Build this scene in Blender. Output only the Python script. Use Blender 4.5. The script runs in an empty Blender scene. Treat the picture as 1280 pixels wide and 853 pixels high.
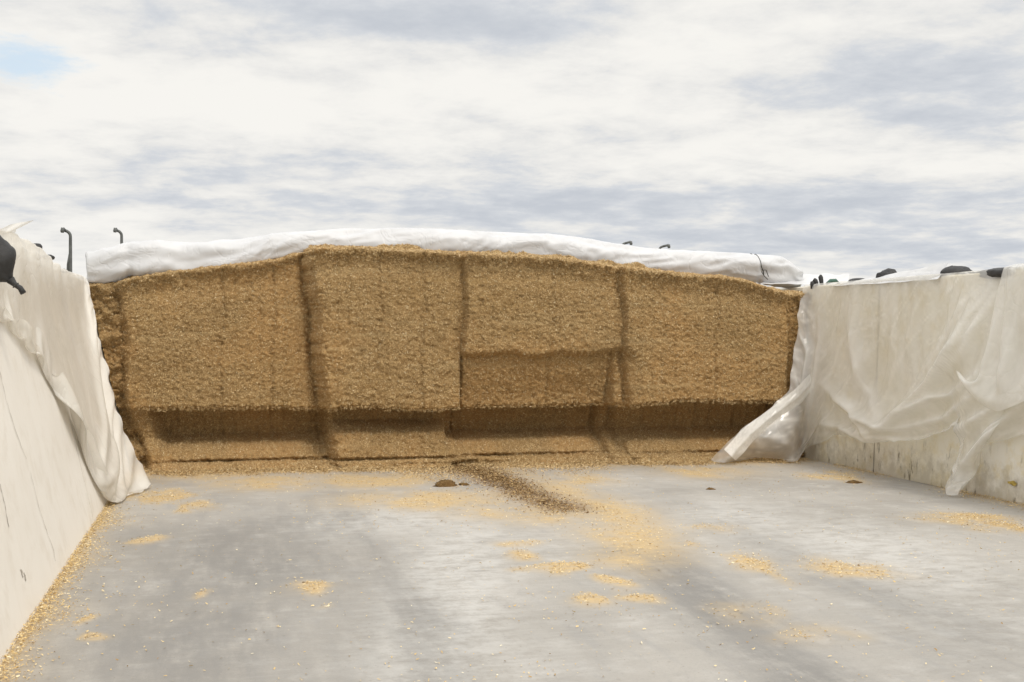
import bpy, math, random
import numpy as np

rng = np.random.default_rng(7)
random.seed(7)
S = bpy.context.scene
COL = S.collection

# ------------------------------------------------------------------ camera model (used to read sizes off the photograph)
F, EYE = 1500.0, 1.7
YAW, PITCH = math.atan(363 / F), math.atan(11.5 / F)
fw = np.array([math.sin(YAW) * math.cos(PITCH), math.cos(YAW) * math.cos(PITCH), -math.sin(PITCH)])
rt = np.array([math.cos(YAW), -math.sin(YAW), 0.0])
up = np.cross(rt, fw)
CAM = np.array([0, 0, EYE])

def ray(u, v): return fw + rt * (u - 640) / F - up * (v - 426.5) / F
def g(u, v, z=0.0):
    r = ray(u, v); return CAM + r * ((z - EYE) / r[2])
def onx(u, v, x):
    r = ray(u, v); return CAM + r * (x / r[0])
def ony(u, v, y):
    r = ray(u, v); return CAM + r * (y / r[1])
LX0, LSL, WH = -1.10, 0.215, 2.32      # left wall foot, batter, wall height
RX0, RSL = 7.65, 0.035                  # right wall foot, batter
def onl(u, v, off=0.0):                 # a point on the battered left wall
    r = ray(u, v)
    t = (LX0 + off - LSL * EYE) / (r[0] + LSL * r[2]); return CAM + r * t
def onr(u, v, off=0.0):
    r = ray(u, v)
    t = (RX0 - off + RSL * EYE) / (r[0] - RSL * r[2]); return CAM + r * t

# ------------------------------------------------------------------ noise
def _h(ix, iy, seed):
    n = (ix.astype(np.int64) * 374761393 + iy.astype(np.int64) * 668265263 + seed * 974634777) & 0xFFFFFFFF
    n = ((n ^ (n >> 13)) * 1274126177) & 0xFFFFFFFF
    n = ((n ^ (n >> 16)) * 2246822519) & 0xFFFFFFFF
    return (n ^ (n >> 15)) / 4294967295.0
def vn(x, y, seed=0):
    x = np.asarray(x, float); y = np.asarray(y, float)
    ix, iy = np.floor(x), np.floor(y); fx, fy = x - ix, y - iy
    fx = fx * fx * (3 - 2 * fx); fy = fy * fy * (3 - 2 * fy)
    a, b = _h(ix, iy, seed), _h(ix + 1, iy, seed); c, d = _h(ix, iy + 1, seed), _h(ix + 1, iy + 1, seed)
    return (a + (b - a) * fx + (c - a) * fy + (a - b - c + d) * fx * fy) * 2 - 1
def fbm(x, y, seed=0, o=4, gain=.5):
    s = 0; a = 1; t = 0
    for k in range(o):
        s = s + a * vn(x * 2 ** k + 17.3 * k, y * 2 ** k - 9.1 * k, seed + k); t += a; a *= gain
    return s / t
def sst(a, b, x):
    t = np.clip((np.asarray(x, float) - a) / (b - a), 0, 1); return t * t * (3 - 2 * t)

# ------------------------------------------------------------------ object helpers
def tag(o, label=None, cat=None, group=None, kind=None):
    if label: o['label'] = label
    if cat: o['category'] = cat
    if group: o['group'] = group
    if kind: o['kind'] = kind
    return o
def mesh(name, V, Fc, mat, parent=None, smooth=True):
    V = np.asarray(V, float).reshape(-1, 3)
    me = bpy.data.meshes.new(name)
    if isinstance(Fc, np.ndarray):
        n, k = Fc.shape
        me.vertices.add(len(V)); me.vertices.foreach_set('co', V.ravel().astype(np.float32))
        me.loops.add(n * k); me.loops.foreach_set('vertex_index', Fc.ravel().astype(np.int32))
        me.polygons.add(n); me.polygons.foreach_set('loop_start', np.arange(0, n * k, k, dtype=np.int32))
        me.update(calc_edges=True); me.validate()
    else:
        me.from_pydata(V.tolist(), [], Fc)
    me.polygons.foreach_set('use_smooth', [smooth] * len(me.polygons))
    me.materials.append(mat); me.update()
    o = bpy.data.objects.new(name, me); COL.objects.link(o)
    if parent: o.parent = parent
    return o
def empty(name, loc=(0, 0, 0), rz=0):
    o = bpy.data.objects.new(name, None); o.empty_display_size = .2
    o.location = loc; o.rotation_euler[2] = rz; COL.objects.link(o); return o
def gridf(n, m, wrap=False):
    i, j = np.meshgrid(np.arange(n - 1), np.arange(m if wrap else m - 1), indexing='ij')
    j2 = (j + 1) % m
    return np.stack([i * m + j, (i + 1) * m + j, (i + 1) * m + j2, i * m + j2], -1).reshape(-1, 4)
def attr(o, name, data):
    a = o.data.attributes.new(name, 'FLOAT', 'POINT'); a.data.foreach_set('value', np.asarray(data, np.float32).ravel())
class MB:
    def __init__(s): s.v = []; s.f = []
    def add(s, V, Fc):
        b = len(s.v); s.v += [tuple(p) for p in V]; s.f += [tuple(i + b for i in q) for q in Fc]
    def prism(s, pts, d0, d1):   # profile pts (x,z) swept from y=d0 to y=d1
        n = len(pts)
        V = [(p[0], d0, p[1]) for p in pts] + [(p[0], d1, p[1]) for p in pts]
        Fc = [(i, (i + 1) % n, n + (i + 1) % n, n + i) for i in range(n)] + [tuple(range(n))[::-1], tuple(range(n, 2 * n))]
        s.add(V, Fc)
    def tube(s, pts, rad, n=10):
        pts = np.asarray(pts, float); k = len(pts); rad = np.broadcast_to(rad, (k,))
        T = np.gradient(pts, axis=0); T /= np.linalg.norm(T, axis=1)[:, None] + 1e-9
        ref = np.array([0, 1, 0.]) if abs(T[0][1]) < .8 else np.array([1., 0, 0])
        V = []
        for i in range(k):
            a = np.cross(T[i], ref); a /= np.linalg.norm(a) + 1e-9; b = np.cross(T[i], a)
            for j in range(n):
                th = 2 * math.pi * j / n
                V.append(pts[i] + rad[i] * (a * math.cos(th) + b * math.sin(th)))
        Fc = [(i * n + j, i * n + (j + 1) % n, (i + 1) * n + (j + 1) % n, (i + 1) * n + j) for i in range(k - 1) for j in range(n)]
        Fc += [tuple(range(n))[::-1], tuple(range((k - 1) * n, k * n))]
        s.add(V, Fc)
    def build(s, name, mat, parent=None, smooth=False): return mesh(name, s.v, s.f, mat, parent, smooth)

# ------------------------------------------------------------------ materials
def newmat(name):
    m = bpy.data.materials.new(name); m.use_nodes = True; nt = m.node_tree; nt.nodes.clear()
    out = nt.nodes.new('ShaderNodeOutputMaterial'); return m, nt, out
class NT:
    def __init__(s, nt): s.nt = nt
    def set(s, sock, v):
        if hasattr(v, 'is_linked') or isinstance(v, bpy.types.NodeSocket): s.nt.links.new(v, sock)
        elif isinstance(v, (tuple, list)) and len(v) == 3 and len(sock.default_value) == 4: sock.default_value = (*v, 1)
        else: sock.default_value = v
    def n(s, t, props=None, **ins):
        nd = s.nt.nodes.new('ShaderNode' + t)
        for k, v in (props or {}).items(): setattr(nd, k, v)
        for k, v in ins.items():
            key = int(k[1:]) if k[0] == '_' and k[1:].isdigit() else k.replace('_', ' ')
            s.set(nd.inputs[key], v)
        return nd
    def math(s, op, a, b=0.0, clamp=False):
        return s.n('Math', {'operation': op, 'use_clamp': clamp}, _0=a, _1=b).outputs[0]
    def mix(s, f, a, b, mode='MIX'):
        nd = s.nt.nodes.new('ShaderNodeMix'); nd.data_type = 'RGBA'; nd.blend_type = mode
        s.set(nd.inputs[0], f); s.set(nd.inputs[6], a); s.set(nd.inputs[7], b); return nd.outputs[2]
    def noise(s, vec, scale, detail=4, rough=.55, dist=0):
        return s.n('TexNoise', Vector=vec, Scale=scale, Detail=detail, Roughness=rough, Distortion=dist).outputs[0]
    def rng(s, v, a, b, c=0., d=1.):
        nd = s.n('MapRange', {'interpolation_type': 'SMOOTHSTEP'}, _0=v, _1=a, _2=b, _3=c, _4=d); return nd.outputs[0]
    def obj(s, scale=None):
        o = s.n('TexCoord').outputs['Object']
        if scale: o = s.n('Mapping', Vector=o, Scale=scale).outputs[0]
        return o
    def attr(s, name): return s.n('Attribute', {'attribute_name': name}).outputs['Fac']
    def bump(s, h, strength=.5, dist=.01): return s.n('Bump', Strength=strength, Distance=dist, Height=h).outputs[0]

def mat_silage(name, base, dark, pale, bumpd=.02):
    m, nt, out = newmat(name); t = NT(nt); P = t.obj()
    fine = t.noise(t.n('Mapping', Vector=P, Scale=(.8, 1, 1.25)).outputs[0], 75, 6, .72)
    mid = t.noise(P, 9, 5, .6)
    big = t.noise(P, .9, 3, .5)
    c = t.mix(t.rng(fine, .39, .67), dark, base)
    c = t.mix(t.rng(t.noise(P, 110, 3, .6), .60, .74), c, pale)
    c = t.mix(t.math('MULTIPLY', t.rng(mid, .4, .75), .30), c, (base[0] * .72, base[1] * .62, base[2] * .5))
    c = t.mix(t.math('MULTIPLY', t.rng(big, .42, .62), .32), c, (base[0] * 1.0, base[1] * .80, base[2] * .62))
    lay = t.noise(t.n('Mapping', Vector=P, Scale=(.35, .35, 7)).outputs[0], 1.3, 5, .65)
    c = t.mix(t.math('MULTIPLY', t.rng(lay, .5, .70), .5), c, (base[0] * .74, base[1] * .70, base[2] * .62))
    c = t.mix(t.math('MULTIPLY', t.rng(lay, .46, .3), .22), c, pale)
    b = t.n('BsdfPrincipled', Base_Color=c, Roughness=.95, Normal=t.bump(t.math('ADD', fine, t.math('MULTIPLY', t.noise(P, 28, 4, .7), .6)), 1., bumpd))
    b.inputs['Specular IOR Level'].default_value = .15
    nt.links.new(b.outputs[0], out.inputs[0]); return m
def mat_flakes(name, cols):
    m, nt, out = newmat(name); t = NT(nt)
    r = t.n('NewGeometry').outputs['Random Per Island']
    cr = nt.nodes.new('ShaderNodeValToRGB'); nt.links.new(r, cr.inputs[0])
    e = cr.color_ramp.elements
    while len(e) < len(cols): e.new(.5)
    for i, (p, c) in enumerate(cols): e[i].position = p; e[i].color = (*c, 1)
    b = t.n('BsdfPrincipled', Base_Color=cr.outputs[0], Roughness=.8)
    b.inputs['Specular IOR Level'].default_value = .25
    nt.links.new(b.outputs[0], out.inputs[0]); return m
SIL_B, SIL_D, SIL_P = (.57, .395, .188), (.25, .155, .067), (.72, .565, .315)
M_SIL = mat_silage('chopped_silage', SIL_B, SIL_D, SIL_P)
M_FLK = mat_flakes('silage_stalks', [(0, (.22, .135, .058)), (.25, (.49, .335, .158)), (.6, (.60, .43, .215)), (.9, (.69, .52, .285)), (1, (.84, .72, .48))])
M_FLOORFLK = mat_flakes('dry_silage', [(0, (.34, .21, .08)), (.25, (.55, .38, .16)), (.6, (.66, .49, .23)), (.9, (.74, .60, .34)), (1, (.80, .72, .52))])
M_DARKSIL = mat_silage('damp_silage', (.26, .165, .07), (.10, .062, .028), (.42, .31, .14))

def mat_concrete(name, base, var, stain, foot=0.0, seed=0., rough=.85):
    m, nt, out = newmat(name); t = NT(nt); P = t.obj()
    Ps = t.n('Mapping', Vector=P, Location=(seed, seed * 2, 0)).outputs[0]
    big = t.noise(Ps, .7, 5, .6); mid = t.noise(Ps, 4.5, 5, .65); fine = t.noise(Ps, 70, 4, .7)
    c = t.mix(t.rng(big, .35, .68), base, var)
    c = t.mix(t.math('MULTIPLY', t.rng(mid, .47, .7), .5), c, stain)
    c = t.mix(t.math('MULTIPLY', t.rng(t.noise(t.n('Mapping', Vector=Ps, Scale=(1, 7, .6)).outputs[0], 1.2, 4, .6), .5, .75), .15), c, stain)
    z = t.n('SeparateXYZ', Vector=P).outputs[2]
    if foot:
        d = t.math('MULTIPLY', t.rng(t.math('ADD', z, t.math('MULTIPLY', t.math('SUBTRACT', t.noise(Ps, 5, 5, .7), .5), .9)), .45, 0.0), foot)
        c = t.mix(d, c, (.30, .25, .17))
        sp = t.math('MULTIPLY', t.rng(t.noise(t.n('Mapping', Vector=Ps, Scale=(1, 1, .35)).outputs[0], 9, 4, .7), .55, .70), t.rng(z, .7, .1))
        c = t.mix(t.math('MULTIPLY', sp, .8), c, (.10, .075, .045))
    vo = t.n('TexVoronoi', {'feature': 'F1'}, Vector=Ps, Scale=38.).outputs[0]
    h = t.math('ADD', t.math('MULTIPLY', fine, .5), t.rng(vo, 0, .12))
    c = t.mix(t.math('MULTIPLY', t.rng(t.noise(Ps, 16, 3, .7), .72, .8), .5), c, (stain[0] * .5, stain[1] * .5, stain[2] * .5))
    b = t.n('BsdfPrincipled', Base_Color=c, Roughness=rough, Normal=t.bump(h, .25, .006))
    b.inputs['Specular IOR Level'].default_value = .3
    nt.links.new(b.outputs[0], out.inputs[0]); return m
M_WALL_L = mat_concrete('pale_concrete', (.80, .755, .685), (.75, .70, .625), (.68, .62, .53), 0, 3.)
M_WALL_R = mat_concrete('stained_concrete', (.80, .765, .69), (.74, .69, .56), (.66, .54, .28), .6, 11.)
M_JOINT = mat_concrete('joint_filler', (.22, .20, .17), (.15, .13, .11), (.10, .09, .07))
M_CRACK = mat_concrete('crack_concrete', (.42, .38, .32), (.36, .32, .27), (.3, .27, .22))
M_EARTH = mat_concrete('dry_earth', (.20, .17, .11), (.13, .14, .06), (.09, .10, .04))

def mat_floor():
    m, nt, out = newmat('worn_concrete_floor'); t = NT(nt); P = t.obj()
    big = t.noise(P, .55, 5, .6); mid = t.noise(P, 3.2, 6, .65); fine = t.noise(P, 55, 5, .75)
    st = t.noise(t.n('Mapping', Vector=P, Scale=(5, .8, 1), Rotation=(0, 0, math.radians(14))).outputs[0], 1.4, 5, .65)
    c = t.mix(t.rng(big, .35, .65), (.295, .275, .246), (.368, .346, .314))
    c = t.mix(t.math('MULTIPLY', t.rng(mid, .48, .72), .5), c, (.475, .458, .43))
    c = t.mix(t.math('MULTIPLY', t.rng(st, .5, .72), .45), c, (.27, .265, .258))
    sc = t.noise(t.n('Mapping', Vector=P, Scale=(1.1, 6.5, 1), Rotation=(0, 0, math.radians(-13.6))).outputs[0], 2.4, 7, .7)
    c = t.mix(t.math('MULTIPLY', t.rng(sc, .52, .68), .18), c, (.52, .50, .465))
    c = t.mix(t.math('MULTIPLY', t.rng(sc, .47, .33), .18), c, (.28, .268, .25))
    c = t.mix(t.math('MULTIPLY', t.rng(t.noise(P, 18, 6, .78), .52, .70), .5), c, (.29, .275, .25))
    c = t.mix(t.math('MULTIPLY', t.rng(fine, .50, .72), .5), c, (.25, .235, .205))
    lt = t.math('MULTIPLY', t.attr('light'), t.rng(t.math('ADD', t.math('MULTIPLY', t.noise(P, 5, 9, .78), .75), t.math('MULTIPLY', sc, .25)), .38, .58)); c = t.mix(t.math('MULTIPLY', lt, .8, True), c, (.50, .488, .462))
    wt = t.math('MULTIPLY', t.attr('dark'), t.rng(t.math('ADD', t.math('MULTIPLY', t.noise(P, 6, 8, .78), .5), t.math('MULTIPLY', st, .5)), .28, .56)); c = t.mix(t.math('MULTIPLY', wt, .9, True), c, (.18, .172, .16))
    du = t.math('MULTIPLY', t.attr('dust'), t.rng(t.math('ADD', t.math('MULTIPLY', t.noise(P, 9, 7, .78), .55), t.math('MULTIPLY', sc, .45)), .26, .55)); c = t.mix(t.math('MULTIPLY', du, 1., True), c, (.48, .355, .19))
    br = t.math('MULTIPLY', t.attr('brown'), t.rng(t.noise(P, 9, 5, .7), .25, .5)); c = t.mix(t.math('MULTIPLY', br, 1., True), c, (.24, .16, .085))
    spk = t.n('TexVoronoi', {'feature': 'F1'}, Vector=P, Scale=14.).outputs[0]
    c = t.mix(t.math('MULTIPLY', t.rng(spk, .09, .03), .6), c, (.16, .14, .11))
    ro = t.math('SUBTRACT', .82, t.math('MULTIPLY', wt, .25))
    b = t.n('BsdfPrincipled', Base_Color=c, Roughness=ro, Normal=t.bump(t.math('ADD', fine, t.math('MULTIPLY', mid, .6)), .35, .006))
    nt.links.new(b.outputs[0], out.inputs[0]); return m
M_FLOOR = mat_floor()

def mat_film(name, col, see, tr=.35, tint=None, wr=.5, ro=.32):
    """thin polythene film: scatters light on both sides, a little clear"""
    m, nt, out = newmat(name); t = NT(nt); P = t.obj()
    a = t.noise(P, 2.2, 4, .6); w = t.noise(P, 9, 5, .6, 1.2)
    c = t.mix(t.rng(a, .35, .7), col, tint or tuple(x * .95 for x in col))
    crease = t.math('ABSOLUTE', t.math('SUBTRACT', t.noise(P, 3.2, 3, .5, .6), .5))
    nrm = t.bump(t.math('ADD', t.math('MULTIPLY', w, .35), t.rng(crease, 0, .05)), wr, .012)
    b = t.n('BsdfPrincipled', Base_Color=c, Roughness=ro, Normal=nrm); b.inputs['Specular IOR Level'].default_value = .5
    tl = t.n('BsdfTranslucent', Color=c, Normal=nrm)
    s1 = t.n('MixShader', Fac=tr); nt.links.new(b.outputs[0], s1.inputs[1]); nt.links.new(tl.outputs[0], s1.inputs[2])
    if see > 0:
        tp = t.n('BsdfTransparent', Color=(.97, .96, .93))
        f = see
        f = t.math('MULTIPLY', f, t.rng(a, .2, .75, .8, 1.2), True)
        f = t.math('MULTIPLY', f, t.math('SUBTRACT', 1.0, t.math('MULTIPLY', t.attr('bunched'), .85, True)), True)
        s2 = t.n('MixShader', Fac=f); nt.links.new(s1.outputs[0], s2.inputs[1]); nt.links.new(tp.outputs[0], s2.inputs[2]); s1 = s2
    nt.links.new(s1.outputs[0], out.inputs[0]); return m
M_FILM_R = mat_film('clear_milky_film', (.94, .925, .89), .52, .30, (.90, .885, .84), .22, .2)
M_FILM_L = mat_film('milky_film', (.88, .85, .79), .30, .28, (.86, .82, .75), .18, .26)
M_FILM_W = mat_film('white_film', (.74, .745, .76), 0, .22, (.67, .675, .69), .25, .45)

def mat_plain(name, col, rough=.6, metal=0, var=.5, sc=8, bd=.01):
    m, nt, out = newmat(name); t = NT(nt); P = t.obj()
    n_ = t.noise(P, sc, 5, .65); n2 = t.noise(P, sc * 12, 3, .6)
    c = t.mix(t.rng(n_, .35, .7), col, tuple(x * (1 - var) + .02 for x in col))
    b = t.n('BsdfPrincipled', Base_Color=c, Roughness=rough, Metallic=metal, Normal=t.bump(t.math('ADD', n_, t.math('MULTIPLY', n2, .4)), .4, bd))
    nt.links.new(b.outputs[0], out.inputs[0]); return m
M_BAG = mat_plain('black_woven_bag', (.022, .021, .021), .62, 0, .3, 10, .02)
M_CORD = mat_plain('dark_cord', (.06, .06, .055), .8)
M_STEEL = mat_plain('weathered_steel', (.13, .135, .13), .6, .3)
M_GREEN = mat_plain('green_net', (.05, .12, .09), .7)
M_LEAF = mat_plain('dry_leaf', (.50, .36, .07), .7)

# ------------------------------------------------------------------ ground and floor
def stroke(X, Y, pts, w):
    d = np.full(X.shape, 1e9); pts = [g(*p)[:2] for p in pts]
    for a, b in zip(pts[:-1], pts[1:]):
        ab = b - a; t = np.clip(((X - a[0]) * ab[0] + (Y - a[1]) * ab[1]) / (ab @ ab), 0, 1)
        d = np.minimum(d, np.hypot(X - a[0] - t * ab[0], Y - a[1] - t * ab[1]))
    return np.exp(-(d / w) ** 2)
def blobs(X, Y, L):
    s = np.zeros(X.shape)
    for u, v, du, dv, k in L:
        c = g(u, v); rx = np.linalg.norm(g(u + du, v) - c); ry = np.linalg.norm(g(u, v - dv) - g(u, v + dv)) / 2
        ax = (g(u + 1, v) - c)[:2]; ax /= np.linalg.norm(ax); ay = np.array([-ax[1], ax[0]])
        p = (X - c[0]) * ax[0] + (Y - c[1]) * ax[1]; q = (X - c[0]) * ay[0] + (Y - c[1]) * ay[1]
        s = np.maximum(s, k * np.exp(-((p / rx) ** 2 + (q / ry) ** 2) ** 1.3))
    return s
HEAPS = [(695, 712, 32, 7, .95), (740, 750, 22, 6, .75), (775, 728, 22, 6, .6), (800, 745, 28, 6, .65), (395, 735, 26, 10, .85), (185, 678, 18, 5, .95),
         (240, 745, 12, 6, .5), (127, 778, 9, 4, .85), (125, 795, 10, 4, .85), (233, 634, 26, 6, 1), (190, 622, 48, 9, 1), (860, 678, 16, 5, .85),
         (940, 705, 28, 14, .75), (965, 718, 12, 12, .6), (1060, 712, 50, 12, .5), (1210, 648, 50, 6, .95), (1255, 659, 35, 6, .9), (1045, 596, 35, 7, .9),
         (640, 695, 24, 6, .55), (415, 757, 10, 4, .5), (930, 765, 40, 12, .3), (1010, 795, 50, 14, .3), (660, 680, 30, 5, .35), (880, 660, 40, 5, .3)]
FILMS = [(560, 625, 130, 12, .8), (700, 600, 70, 10, .7), (350, 603, 90, 10, .65), (770, 665, 60, 25, .5), (620, 640, 70, 10, .6), (240, 595, 80, 8, .6),
         (880, 590, 70, 8, .6), (470, 600, 90, 10, .7), (690, 640, 90, 14, .6), (800, 700, 40, 20, .35)]
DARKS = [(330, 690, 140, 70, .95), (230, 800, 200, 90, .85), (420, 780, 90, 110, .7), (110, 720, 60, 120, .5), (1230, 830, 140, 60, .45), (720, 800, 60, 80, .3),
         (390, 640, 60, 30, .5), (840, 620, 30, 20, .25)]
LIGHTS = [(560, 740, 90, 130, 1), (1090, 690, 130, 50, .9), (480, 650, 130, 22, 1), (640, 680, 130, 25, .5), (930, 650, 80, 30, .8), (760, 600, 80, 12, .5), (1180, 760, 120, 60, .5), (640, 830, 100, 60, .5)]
def wallstrip(X, Y):
    l = np.exp(-np.maximum(0, X - LX0 - .03) / (.10 + .05 * vn(Y * 1.7, Y * 0, 5)) * 1.0) * sst(.2, .5, .75 + .35 * vn(Y * 2.3, Y * 0 + 3, 9))
    r = np.exp(-np.maximum(0, RX0 - .02 - X) / .12) * sst(.2, .6, .55 + .5 * vn(Y * 1.4, Y * 0 + 8, 19))
    return np.maximum(l, .8 * r)
def dustmaps(X, Y):
    n = fbm(X * 2.2, Y * 1.2, 40, 5, .6); n2 = fbm(X * 6, Y * 3, 60, 4, .6)
    heap = np.clip(blobs(X + .12 * vn(X * 4, Y * 3, 47), Y + .16 * vn(X * 4, Y * 3, 48), HEAPS) * (.8 + 1.3 * n2 + .7 * n), 0, 1)
    foot = np.exp(-np.maximum(0, (14.95 - .035 * X) - Y) / .45)
    film = np.clip(np.maximum(blobs(X, Y, FILMS), .85 * foot) * (.75 + .8 * n + .4 * n2), 0, 1)
    tr = stroke(X, Y, [(640, 588), (700, 612), (770, 640), (800, 672), (795, 700)], .34) * .62
    film = np.maximum(film, np.clip(tr * (.8 + .7 * n), 0, 1))
    br = np.clip(stroke(X, Y, [(540, 580), (600, 592), (650, 613), (705, 634)], .27) * (1 + .9 * n2), 0, 1)
    return heap, film, br
nx, ny = 330, 420
xs = np.linspace(-1.6, 8.2, nx); ys = 16.6 - np.linspace(0, 1, ny) ** 1.25 * 13.6
X, Y = np.meshgrid(xs, ys, indexing='ij')
heap, film, br = dustmaps(X, Y)
Z = .006 * fbm(X * .8, Y * .8, 3, 3) + .012 * heap
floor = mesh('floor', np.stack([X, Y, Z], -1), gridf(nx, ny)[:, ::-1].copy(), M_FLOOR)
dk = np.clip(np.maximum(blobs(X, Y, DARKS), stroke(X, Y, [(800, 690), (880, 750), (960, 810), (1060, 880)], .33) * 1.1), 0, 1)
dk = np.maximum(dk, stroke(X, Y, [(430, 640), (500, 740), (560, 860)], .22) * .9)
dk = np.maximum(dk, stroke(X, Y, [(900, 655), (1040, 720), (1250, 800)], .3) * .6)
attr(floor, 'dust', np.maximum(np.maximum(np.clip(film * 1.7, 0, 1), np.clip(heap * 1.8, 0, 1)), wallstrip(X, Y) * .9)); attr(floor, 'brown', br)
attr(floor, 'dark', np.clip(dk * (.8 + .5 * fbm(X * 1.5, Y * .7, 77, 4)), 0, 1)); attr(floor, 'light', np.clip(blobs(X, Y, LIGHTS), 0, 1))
tag(floor, kind='structure')
G = 3000.
gx = np.array([-G, -400, -60, -20, -8, 0, 8, 16, 28, 70, 400, G]); GX, GY = np.meshgrid(gx, gx, indexing='ij')
tag(mesh('ground', np.stack([GX, GY, np.full(GX.shape, -.05)], -1), gridf(12, 12)[:, ::-1].copy(), M_EARTH), kind='structure')

# ------------------------------------------------------------------ walls: rows of upright concrete panels on a footing
YB = 33.0
def wall(label, x0, sl, sgn, mat, joints):
    root = empty('concrete_wall', (x0 + sgn * .2, 16, 0))
    tag(root, label, 'wall')
    def P(y0, y1):
        m = MB(); t = .17
        pts = [(x0, 0.0), (x0 + sgn * sl * WH, WH - .015), (x0 + sgn * (sl * WH + .02), WH), (x0 + sgn * (sl * WH + t), WH), (x0 + sgn * (t + sl * WH + .06), 0.0)]
        if sgn < 0: pts = pts[::-1]
        m.prism(pts, y0, y1)
        m.v = [(a - root.location[0], b - root.location[1], c) for a, b, c in m.v]
        return m
    for y0, y1 in zip(joints[:-1], joints[1:]):
        P(y0 + .012, y1 - .012).build('panel', mat, root)
        j = MB(); j.prism([(x0 + sgn * .012, .002), (x0 + sgn * (sl * WH + .02), WH - .02), (x0 + sgn * (sl * WH + .1), WH - .02), (x0 + sgn * .1, .002)][::1 if sgn > 0 else -1], y1 - .0118, y1 + .0118)
        j.v = [(a - root.location[0], b - root.location[1], c) for a, b, c in j.v]
        j.build('joint', M_JOINT, root)
    return root
wall('pale concrete bunker wall at the left with a long crack', LX0, LSL, -1, M_WALL_L, [2.0, 5.6, 11.2, 16.8, 22.4, 28, YB])
wall('stained concrete bunker wall at the right behind a clear hanging sheet', RX0, RSL, 1, M_WALL_R, [4.0, 7.0, 10.02, 13.05, 16.1, 19.1, 22.2, 25.2, 28.2, YB])
# cracks and a chip: thin strips of darker concrete on the left wall's face
def crack(pts, w):
    m = MB(); P = []
    for a, b in zip(pts[:-1], pts[1:]):
        for k in range(6): 
            q = k / 6; P.append((a[0] + (b[0] - a[0]) * q + random.uniform(-.6, .6), a[1] + (b[1] - a[1]) * q))
    V = []
    for i, p in enumerate(P):
        o = onl(p[0], p[1], .002); h = w * random.uniform(.3, 1.); V += [o + [0, -h, 0], o + [0, h, 0]]
    m.add(V, [(2 * i, 2 * i + 1, 2 * i + 3, 2 * i + 2) for i in range(len(P) - 1)])
    return m
lw = [o for o in bpy.data.objects if o.name.startswith('concrete_wall')][0]
for pts, w in (([(-2, 455), (8, 500), (22, 545), (35, 580)], .006), ([(0, 605), (6, 630), (12, 665)], .008), ([(38, 590), (50, 640), (66, 685), (70, 705)], .005), ([(26, 712), (30, 724)], .03), ([(30, 716), (33, 728)], .02)):
    m = crack(pts, w); m.v = [(a - lw.location[0], b - lw.location[1], c) for a, b, c in m.v]; m.build('crack', M_CRACK, lw)

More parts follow.
